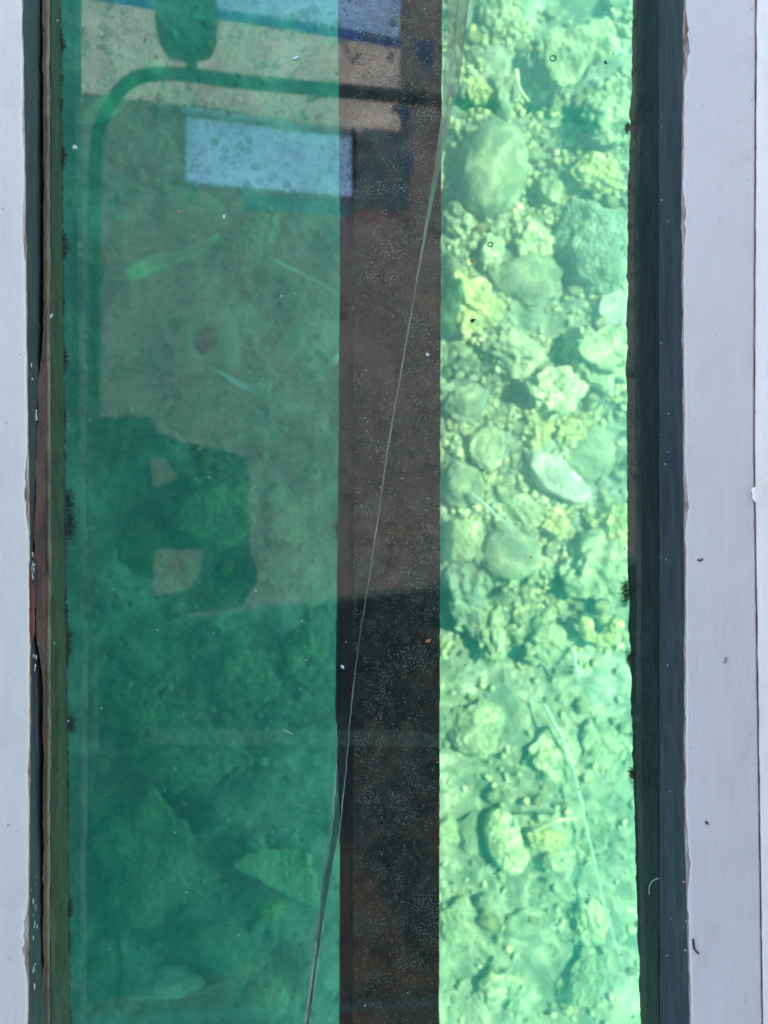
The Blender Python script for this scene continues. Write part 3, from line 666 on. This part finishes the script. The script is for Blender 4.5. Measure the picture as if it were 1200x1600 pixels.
flake('paint_flake', 668, 554, [(-3, -2), (1, -3), (3, 1), (-1, 3)], 'flake', 'white crumb on the right half of the keel bar')
def ring(px, py, r, label):
    bm = bmesh.new(); s = sc(.001); pts = [P(px, py, .001)+Vector((math.cos(a), math.sin(a), 0))*r*s*(1+.08*math.sin(a*2+1)) for a in [k*math.pi/12 for k in range(24)]]
    pts.append(pts[0]); tube(bm, pts, .0006, 5); o = from_bm('drop_ring', bm, M['tuft']); return tag(o, label, 'ring mark')
ring(864, 91, 4.5, 'dark ring mark on the glass over the hooked slab')
ring(766, 382, 3.5, 'dark ring mark on the glass below the egg boulder')
def hair(px, pts, label):
    bm = bmesh.new(); tube(bm, smooth_path([tuple(P(x, y, .0012)) for x, y in pts], 6), .0005, 5); return tag(from_bm('fibre', bm, M['dust']), label, 'fibre')
hair(0, [(443, 1141), (449, 1143), (456, 1147)], 'short white fibre on the glass left of the keel bar')
hair(0, [(1030, 1372), (1018, 1378), (1014, 1390), (1015, 1398)], 'curled pale fibre low on the right well wall')
def specks(name, n, zone, rmin, rmax, mat, seed, label, cat, z=.0008):
    rnd = random.Random(seed); bm = bmesh.new()
    for _ in range(n):
        px, py = zone(rnd); r = rmin+(rmax-rmin)*rnd.random()**4; c = P(px, py, z); s = sc(z)
        a0 = rnd.uniform(0, 6); vs = []
        for k in range(5):
            a = a0+k*1.256; rr = r*s*rnd.uniform(.5, 1.2); vs.append(bm.verts.new(c+Vector((math.cos(a)*rr, math.sin(a)*rr, 0))))
        top = bm.verts.new(c+Vector((0, 0, r*s*.6)))
        for k in range(5): bm.faces.new((vs[k], vs[(k+1) % 5], top))
    return tag(from_bm(name, bm, M[mat], None, False), label, cat, kind='stuff')
specks('dust', 420, lambda r: (r.uniform(80, 690), r.uniform(5, 1600)), .45, 2.1, 'dust', 1, 'pale dust specks scattered over the glass', 'dust')
specks('grit', 230, lambda r: (r.uniform(692, 985), r.choice((r.uniform(5, 1600), r.gauss(1300, 120)))), .4, 1.7, 'blackspot', 2, 'black grit specks on the glass over the sunlit bed', 'grit')
specks('barnacle_crust', 3600, lambda r: (lambda q: (min(max(q[0], 556), 684), q[1]))(r.choice([(r.gauss(c, 22), r.gauss(d, 55)) for c, d in ((650, 130), (600, 380), (660, 600), (600, 700), (610, 880), (655, 850), (600, 1060), (640, 1240), (600, 1400), (650, 1480), (590, 1550), (620, 1200), (650, 1000))]) if r.random() < .8 else (r.uniform(556, 684), r.uniform(0, 1600))), .4, 1.7, 'tubew', 3, 'grey barnacle crust specks on the keel bar', 'crust', -.0152)
specks('wall_chips', 60, lambda r: (r.uniform(1032, 1060), r.uniform(5, 1600)), .4, 2.2, 'dust', 6, 'pale chips on the right well wall', 'chips', .021)
# worm-tube scribbles on keel
rnd = random.Random(9); bm = bmesh.new()
for _ in range(420):
    cx, cy = rnd.choice(((650, 130), (600, 380), (655, 610), (595, 700), (612, 880), (662, 880), (600, 1060), (645, 1280), (600, 1420), (650, 1500), (650, 180), (600, 1230)))
    x, y = min(max(rnd.gauss(cx, 20), 558), 680), rnd.gauss(cy, 45); a = rnd.uniform(0, 6.3); pts = []
    for k in range(rnd.randint(3, 7)):
        pts.append(tuple(P(min(max(x, 556), 684), y, -.0150))); x += math.cos(a)*1.5; y += math.sin(a)*1.5; a += rnd.uniform(-.9, .9)
    tube(bm, pts, rnd.choice((.00018, .00022, .0003)), 4)
tag(from_bm('worm_tubes', bm, M['tubew']), 'grey worm tubes encrusting the keel bar', 'worm tubes', kind='stuff')
NICK = []; rnd = random.Random(44); bm = bmesh.new()
for (xc, a, b, n) in ((53, 1365, 1430, 7), (54, 1440, 1470, 5), (54, 1500, 1545, 5), (51, 860, 905, 10), (54, 1020, 1065, 5), (1048, 100, 1500, 14), (49, 560, 600, 3)):
    for _ in range(n):
        y = rnd.uniform(a, b); x = xc+rnd.gauss(0, 1.6 if xc < 600 else 7); l = rnd.uniform(1.5, 11 if xc < 600 else 3); w = rnd.uniform(.5, 1.4); z = .05-(abs(x-560)-507)*.0009 if xc < 600 else .022
        vs = [bm.verts.new(P(x+dx*w+rnd.uniform(-.3, .3), y+dy*l, .055 if xc < 600 else .03)) for dx, dy in ((-1, -.4), (0, -.5), (1, -.3), (.8, .3), (0, .5), (-.8, .35))]
        t0 = bm.verts.new(P(x, y, .0556 if xc < 600 else .0306))
        for q in range(6): bm.faces.new((vs[q], vs[(q+1) % 6], t0))
for _ in range(90):
    side = rnd.random(); x = rnd.uniform(2, 34) if side < .25 else (rnd.gauss(1076, 6) if side < .55 else (rnd.gauss(1176, 5) if side < .8 else rnd.uniform(1085, 1175))); y = rnd.uniform(0, 1600); q = rnd.uniform(.5, 1.5)
    NICK.append((x, y, q))
tag(from_bm('paint_scuffs', bm, M['flake'], None, False), 'white paint scuffs down both black well walls', 'scuffs', kind='stuff')
bm = bmesh.new()
for x, y, q in NICK:
    vs = [bm.verts.new(P(x+math.cos(a)*q*random.Random(x+a).uniform(.4, 1.2), y+math.sin(a)*q*random.Random(y+a).uniform(.6, 1.9), ZT+.0002)) for a in (0, 1, 2, 3, 4, 5)]
    t0 = bm.verts.new(P(x, y, ZT+.0004))
    for k in range(6): bm.faces.new((vs[k], vs[(k+1) % 6], t0))
tag(from_bm('paint_nicks', bm, M['primer'], None, False), 'tiny brown nicks scattered over the painted boards', 'nicks', kind='stuff')
# dark drips on board
flake('paint_scar', 1094, 875, [(-5, 0), (-2, -2), (0, 1), (4, -4), (5, -1), (0, 3)], 'blackspot', 'small black scar on the right board, mid height', ZT+.0003, .0004)
flake('paint_scar', 1086, 1478, [(-5, -10), (-2, -12), (0, 4), (5, 10), (8, 14), (3, 12), (-3, 4)], 'blackspot', 'long dark drip low on the right board', ZT+.0003, .0008)
flake('paint_scar', 1104, 1286, [(-3, -2), (1, -3), (4, 3), (0, 2)], 'blackspot', 'small dark nick low on the right board', ZT+.0003, .0004)
flake('paint_scar', 1134, 1032, [(-1, -5), (3, -4), (1, 4), (-4, 6), (-2, 1)], 'primer', 'tan gouge in the right board below the middle', ZT+.0003, .0005)
flake('paint_blister', 1179, 772, [(-6, -6), (-1, -11), (4, -9), (7, 0), (5, 9), (1, 13), (-4, 6), (-3, 0)], 'paintW', 'torn white paint blister at the right board seam', ZT+.0015, .004)
flake('paint_scar', 13, 1289, [(-2, -1), (1, -2), (2, 1), (0, 2)], 'primer', 'tiny nick on the left board', ZT+.0003, .0004)
def tuft(px, py, n, length, direction, mat, label, seed, z=-.088):
    rnd = random.Random(seed); bm = bmesh.new(); c = P(px, py, z); s = sc(z)
    for _ in range(n*4):
        o = Vector((rnd.uniform(-1, 1)*2*s, rnd.gauss(0, 1)*length*.7*s, rnd.uniform(-.004, .004)))
        a = direction+rnd.gauss(0, .6); l = length*s*rnd.uniform(.4, 1.1); pts = []; p = c+o
        for k in range(5): pts.append(p.copy()); p += Vector((math.cos(a), math.sin(a), rnd.uniform(-.3, .3)))*l/4; a += rnd.uniform(-.35, .35)
        tube(bm, pts, [.00028, .00026, .00022, .00018, .0001], 3)
    return tag(from_bm('algae_tuft', bm, M[mat]), label, 'algae')
pi = math.pi
tuft(104, 785, 34, 14, 0, 'tuft', 'upper of two dark algae tufts on the left wall', 1)
tuft(106, 822, 40, 16, 0, 'tuft', 'lower of two dark algae tufts on the left wall', 2)
tuft(981, 922, 40, 15, pi, 'tuft', 'dark spiky algae tuft on the right wall', 3)
tuft(985, 1030, 30, 8, pi, 'rtuft', 'reddish algae tuft on the right wall below the spiky one', 4)
tuft(989, 1210, 30, 8, pi, 'rtuft', 'small brown algae tuft lower on the right wall', 5)
tuft(531, 826, 26, 10, pi, 'tuft', 'small algae tuft on the left edge of the keel bar', 6, -.08)
tuft(982, 200, 40, 6, pi, 'rtuft', 'thin brown algae fringe high on the right wall', 7)
tuft(100, 1000, 50, 16, 0, 'rtuft', 'red brown algae fringe on the left wall below the dark tufts', 8)
tuft(108, 1130, 30, 12, 0, 'rtuft', 'sparse brown algae fringe on the left wall, lower half', 12)

def fringe(name, fx, z, n, side, lmax, mat, label, seed):
    rnd = random.Random(seed); bm = bmesh.new(); s = sc(z)
    for _ in range(n):
        py = rnd.uniform(-20, 1620); w = .25+max(0, noise.noise(Vector((py/45, seed, 0))))*1.8+.4*noise.noise(Vector((py/9, seed, 3)))
        if w < .1: continue
        p = P(fx(py)-side*2, py, z+rnd.uniform(-.004, .006)); a = (0 if side > 0 else math.pi)+rnd.gauss(0, .7); l = lmax*s*w*rnd.uniform(.3, 1); pts = []
        for k in range(4): pts.append(p.copy()); p += Vector((math.cos(a), math.sin(a), rnd.uniform(-.3, .3)))*l/3; a += rnd.uniform(-.5, .5)
        tube(bm, pts, [.0004, .0004, .0003, .00015], 3)
    return tag(from_bm(name, bm, M[mat]), label, 'algae', kind='stuff')
fringe('algae_fringe', lin((0, 95), (500, 100), (1600, 110)), -.088, 4800, 1, 13, 'rtuft', 'short brown algae fuzz along the left wall edge', 31)
fringe('algae_fringe', lin((0, 989), (150, 986), (300, 981), (600, 979), (900, 981), (1200, 989), (1600, 1001)), -.088, 900, -1, 4, 'rtuft', 'short brown algae fuzz along the right wall edge', 32)
fringe('algae_fringe', lin((0, 530), (400, 532), (1600, 530)), -.078, 500, -1, 3, 'rtuft', 'short brown algae fuzz along the keel bar edge', 33)
# rest of the boat, outside the frame
HX = 0.93
hl = empty('boat_hull', (0, 0, 0)); tag(hl, 'timber hull of the boat round the window', 'boat hull')
box('right_deck', .42, HX, -2.6, 2.6, -.12, .07, M['hull'], hl); box('right_bilge', .345, .418, -2.6, 2.6, -.092, .058, M['wet'], hl)
box('left_deck', -3.0, -.47, -2.6, 2.6, -.12, .07, M['hull'], hl); box('left_bilge', -.468, -.435, -2.6, 2.6, -.088, .058, M['wet'], hl)  # left deck widened to keep side light off the seabed below
box('end_deck', -.43, .34, YE+.001, 2.6, -.1, .075, M['hull'], hl); box('end_deck', -.43, .34, -2.6, -YE-.001, -.1, .075, M['hull'], hl)
box('gunwale', HX-.03, HX-.003, -2.6, 2.6, .071, .42, M['paintW'], hl); box('gunwale', -2.997, -2.97, -2.6, 2.6, .071, .42, M['paintW'], hl)

# canopy : z = HC, built in panels; added blue sheets fill its openings in place of sky
HC = 1.6
edge_sun = -.02 + (HC-BED)*KX          # canopy edge whose shadow ends under the keel bar
def H(px, py, z): s = 0.00075*(CAMZ+z)/CAMZ; return Vector(((px-600)*s, (800-py)*s, z))
cn = empty('canopy', (0, 0, HC)); tag(cn, 'boat canopy of grey and cream canvas overhead, mirrored in the glass', 'canopy')
def panel(name, pts, mat, z=HC, th=.004, parent=cn):
    bm = bmesh.new(); v = [bm.verts.new(Vector((x, y, z-(HC if parent is cn else 0)))) for x, y in pts]; bm.faces.new(v)
    r = bmesh.ops.extrude_face_region(bm, geom=list(bm.faces)); 
    for e in r['geom']:
        if isinstance(e, bmesh.types.BMVert): e.co.z += th
    bmesh.ops.recalc_face_normals(bm, faces=bm.faces)
    return from_bm(name, bm, M[mat], parent, False)
h2 = lambda px, py: tuple(H(px, py, HC).xy)
xl, xr = -1.95, edge_sun
def yl(px0, py0, px1, py1, x):     # height of a slanting line at world x
    a = H(px0, py0, HC); b = H(px1, py1, HC); return a.y+(b.y-a.y)*(x-a.x)/(b.x-a.x)
fr_ = lambda x: yl(155, 0, 615, 75, x)
mid_ = lambda x: yl(100, 140, 553, 205, x)
x290, x553 = H(290, 0, HC).x, H(553, 0, HC).x
xm = H(625, 0, HC).x
panel('grey_lining', [(xm+.001, fr_(xm)), (xr, fr_(xr)), (xr, fr_(xr)+.6), (xm+.001, fr_(xm)+.6)], 'ceil', z=HC+.001)  # lining added past the front edge to block the mirrored sky
# cream front band, from the front edge back to mid
panel('cream_band', [(xl, fr_(xl)), (xl, mid_(xl)), (xm, mid_(xm)), (xm, fr_(xm))], 'cream')
panel('grey_lining', [(xm, fr_(xm)), (xm, mid_(xm)), (xr, mid_(xr)), (xr, fr_(xr))], 'ceil')
panel('blue_trim', [(xl, fr_(xl)), (xm, fr_(xm)), (xm, fr_(xm)+.035), (xl, fr_(xl)+.035)], 'trim')
ya = lambda x: yl(290, 285, 553, 307, x)
yb = H(0, 930, HC).y
lin2 = lambda x: yl(200, 985, 690, 920, x)
panel('grey_lining', [(xl, mid_(xl)), (xl, lin2(xl)), (x290, lin2(x290)), (x290, mid_(x290))], 'ceil')
panel('grey_lining', [(x290, ya(x290)), (x290, lin2(x290)), (x553, lin2(x553)), (x553, ya(x553))], 'ceil')
panel('grey_lining', [(x553, mid_(x553)), (x553, lin2(x553)), (xr, lin2(xr)), (xr, mid_(xr))], 'ceil')
DG = [h2(*q) for q in ((985, 1500), (700, 1540), (640, 1480), (575, 1370), (528, 1285), (520, 1420), (420, 1500), (100, 1580))]
DG = [(xr, DG[0][1])] + DG + [(xl, DG[-1][1])]
panel('dark_cover', [(xl, lin2(xl)+.02)] + DG[::-1] + [(xr, lin2(xr)+.02)], 'darkfab', z=HC+.006)
panel('brown_flap', DG + [(xl, -2.6), (xr, -2.6)], 'brown', z=HC+.006)
def strap(a, b, w, mat, name='strap', z=HC-.006):
    A = Vector(h2(*a)); B = Vector(h2(*b)); d = (B-A).normalized(); n = Vector((-d.y, d.x))*w/2
    panel(name, [tuple(A+n), tuple(A-n), tuple(B-n), tuple(B+n)], mat, z=z, th=.002)
strap((288, 176), (288, 286), .012, 'cream', 'edge_piping'); strap((288, 178), (553, 212), .02, 'cream', 'edge_piping')
strap((235, 1150), (990, 1160), .05, 'ceil'); strap((100, 1600), (980, 1545), .035, 'ceil')
strap((380, 315), (550, 328), .05, 'pbluecanvas', 'blue_valance')
strap((558, 268), (640, 276), .27, 'greyblue', 'side_flap', z=HC-.03)
strap((553, 200), (553, 335), .016, 'darkfab', 'edge_piping')
panel('blue_skylight', [(x290, mid_(x290)+.01), (x290, ya(x290)-.01), (x553, ya(x553)-.01), (x553, mid_(x553)+.01)], 'bluecanvas', z=HC+.006)  # blue sheet added so the hatch mirrors brighter than real sky
panel('blue_awning', [(xl, fr_(xl)+.036), (xm, fr_(xm)+.036), (xm, fr_(xm)+.5), (xl, fr_(xl)+.5)], 'bluecanvas')  # blue sheet added beyond the front edge in place of open sky
# second seam where the lining meets the cream band
fm = empty('bent_tube_rack', (0, 0, 0)); tag(fm, 'dark bent steel tube frame under the canopy, mirrored in the glass', 'tube rack')
ZF = 1.5
def tubeo(name, pts, r, mat, parent, z=ZF):
    bm = bmesh.new(); tube(bm, smooth_path([tuple(H(x, y, z)) for x, y in pts], 8), r, 12); return from_bm(name, bm, M[mat], parent)
tubeo('bent_tube', [(146, 680), (147, 450), (149, 240), (162, 178), (200, 128), (262, 116), (400, 130), (640, 152), (960, 190)], .021, 'darktube', fm)
tubeo('hanger_tube', [(303, 122), (298, 90), (293, 55)], .02, 'darktube', fm)
rp = tubeo('cord', [(152, 640), (152, 900), (149, 1180)], .003, 'rope', None, 1.45); tag(rp, 'pale cord hanging under the canopy frame', 'cord')
bm = bmesh.new(); a = H(235, 66, 1.42); b = H(330, -70, 1.42); bmesh.ops.create_icosphere(bm, subdivisions=4, radius=1)
for v in bm.verts: v.co = Vector(((a.x+b.x)/2, (a.y+b.y)/2, 1.49)) + Vector([math.copysign(abs(q)**.55, q)*h for q, h in zip(v.co, (abs(b.x-a.x)/2, abs(b.y-a.y)/2, .07))])
tag(from_bm('speaker', bm, M['darktube']), 'rounded dark box hung from the canopy tube, mirrored in the glass', 'speaker')
# added dark cutout, mirrored as a person's silhouette with gaps under the arms
def hung(name, outline, holes, z, th, mat, label, cat):
    bm = bmesh.new(); es = []
    for loop in [outline]+holes:
        sp = [tuple(p) for p in loop]
        v = [bm.verts.new(H(x, y, z)) for x, y in sp]
        es += [bm.edges.new((v[i], v[(i+1) % len(v)])) for i in range(len(v))]
    bmesh.ops.triangle_fill(bm, use_beauty=True, edges=es)
    r = bmesh.ops.extrude_face_region(bm, geom=list(bm.faces))
    for e in r['geom']:
        if isinstance(e, bmesh.types.BMVert): e.co.z += th
    bmesh.ops.recalc_face_normals(bm, faces=bm.faces)
    return tag(from_bm(name, bm, M[mat], None, False), label, cat)
hung('life_jacket', [(100, 655), (228, 650), (236, 672), (285, 690), (340, 700), (380, 714), (386, 760), (383, 800), (385, 868), (396, 885), (397, 910), (384, 928), (372, 950), (300, 958), (240, 980), (150, 992), (100, 1000)],
     [[(226, 715), (255, 715), (276, 745), (262, 757), (230, 764)], [(230, 860), (318, 858), (312, 892), (290, 925), (230, 935)]], 1.25, .05, 'darkfab', 'dark life jacket hung under the canopy, mirrored in the glass', 'life jacket')
for i, (px, py, w, h) in enumerate(((660, 90, .08, .12), (628, 180, .05, .06), (632, 255, .06, .08))):
    c = H(px, py, 1.5); bm = bmesh.new()
    vv = [bm.verts.new((c.x+a*w, c.y+b*h, z_)) for z_ in (1.5, 1.512) for a, b in ((-.5, .5), (-.1, .42), (.5, .5), (.46, -.1), (.3, -.55), (-.2, .05))]
    bm.faces.new(vv[:6]); bm.faces.new(vv[6:])
    for q in range(6): bm.faces.new((vv[q], vv[(q+1) % 6], vv[6+(q+1) % 6], vv[6+q]))
    bmesh.ops.recalc_face_normals(bm, faces=bm.faces)
    tag(from_bm('pennant', bm, M['bluefab'], None, False), ['largest blue cloth pennant under the canopy', 'smallest blue cloth pennant under the canopy', 'middle blue cloth pennant under the canopy'][i], 'pennant', 'blue pennants under the canopy')
for i, (x, y) in enumerate(((HX-.05, 1.1), (HX-.05, -2.2), (-1.85, 1.1), (-1.85, -2.2))):
    bm = bmesh.new(); tube(bm, [(x, y, .42 if x > 0 else .071), (x, y, HC)], .018, 12)
    tag(from_bm('canopy_post', bm, M['darktube']), ['front right', 'rear right', 'front left', 'rear left'][i]+' steel post carrying the canopy', 'post', 'canopy posts')

# ------------------------------------------------------------------ water
bm = bmesh.new(); box_bm(bm, -13.5, 13.5, -13.5, 13.5, BED-.35, -.1005)
t = NT('green sea water')
ab = t.n('VolumeAbsorption', {0: (.27, .872, .81, 1), 'Density': .70})
scn = t.n('VolumeScatter', {0: (.10, .44, .47, 1), 'Density': .60, 'Anisotropy': .3})
ad = t.n('AddShader', {0: ab.outputs[0], 1: scn.outputs[0]})
M['water'] = t.done(ad, 'Volume')
wb = from_bm('water', bm, M['water'], None, False); tag(wb, kind='structure')
# flat sheet added outside the hull; its colour pattern paints caustics into the sunlight
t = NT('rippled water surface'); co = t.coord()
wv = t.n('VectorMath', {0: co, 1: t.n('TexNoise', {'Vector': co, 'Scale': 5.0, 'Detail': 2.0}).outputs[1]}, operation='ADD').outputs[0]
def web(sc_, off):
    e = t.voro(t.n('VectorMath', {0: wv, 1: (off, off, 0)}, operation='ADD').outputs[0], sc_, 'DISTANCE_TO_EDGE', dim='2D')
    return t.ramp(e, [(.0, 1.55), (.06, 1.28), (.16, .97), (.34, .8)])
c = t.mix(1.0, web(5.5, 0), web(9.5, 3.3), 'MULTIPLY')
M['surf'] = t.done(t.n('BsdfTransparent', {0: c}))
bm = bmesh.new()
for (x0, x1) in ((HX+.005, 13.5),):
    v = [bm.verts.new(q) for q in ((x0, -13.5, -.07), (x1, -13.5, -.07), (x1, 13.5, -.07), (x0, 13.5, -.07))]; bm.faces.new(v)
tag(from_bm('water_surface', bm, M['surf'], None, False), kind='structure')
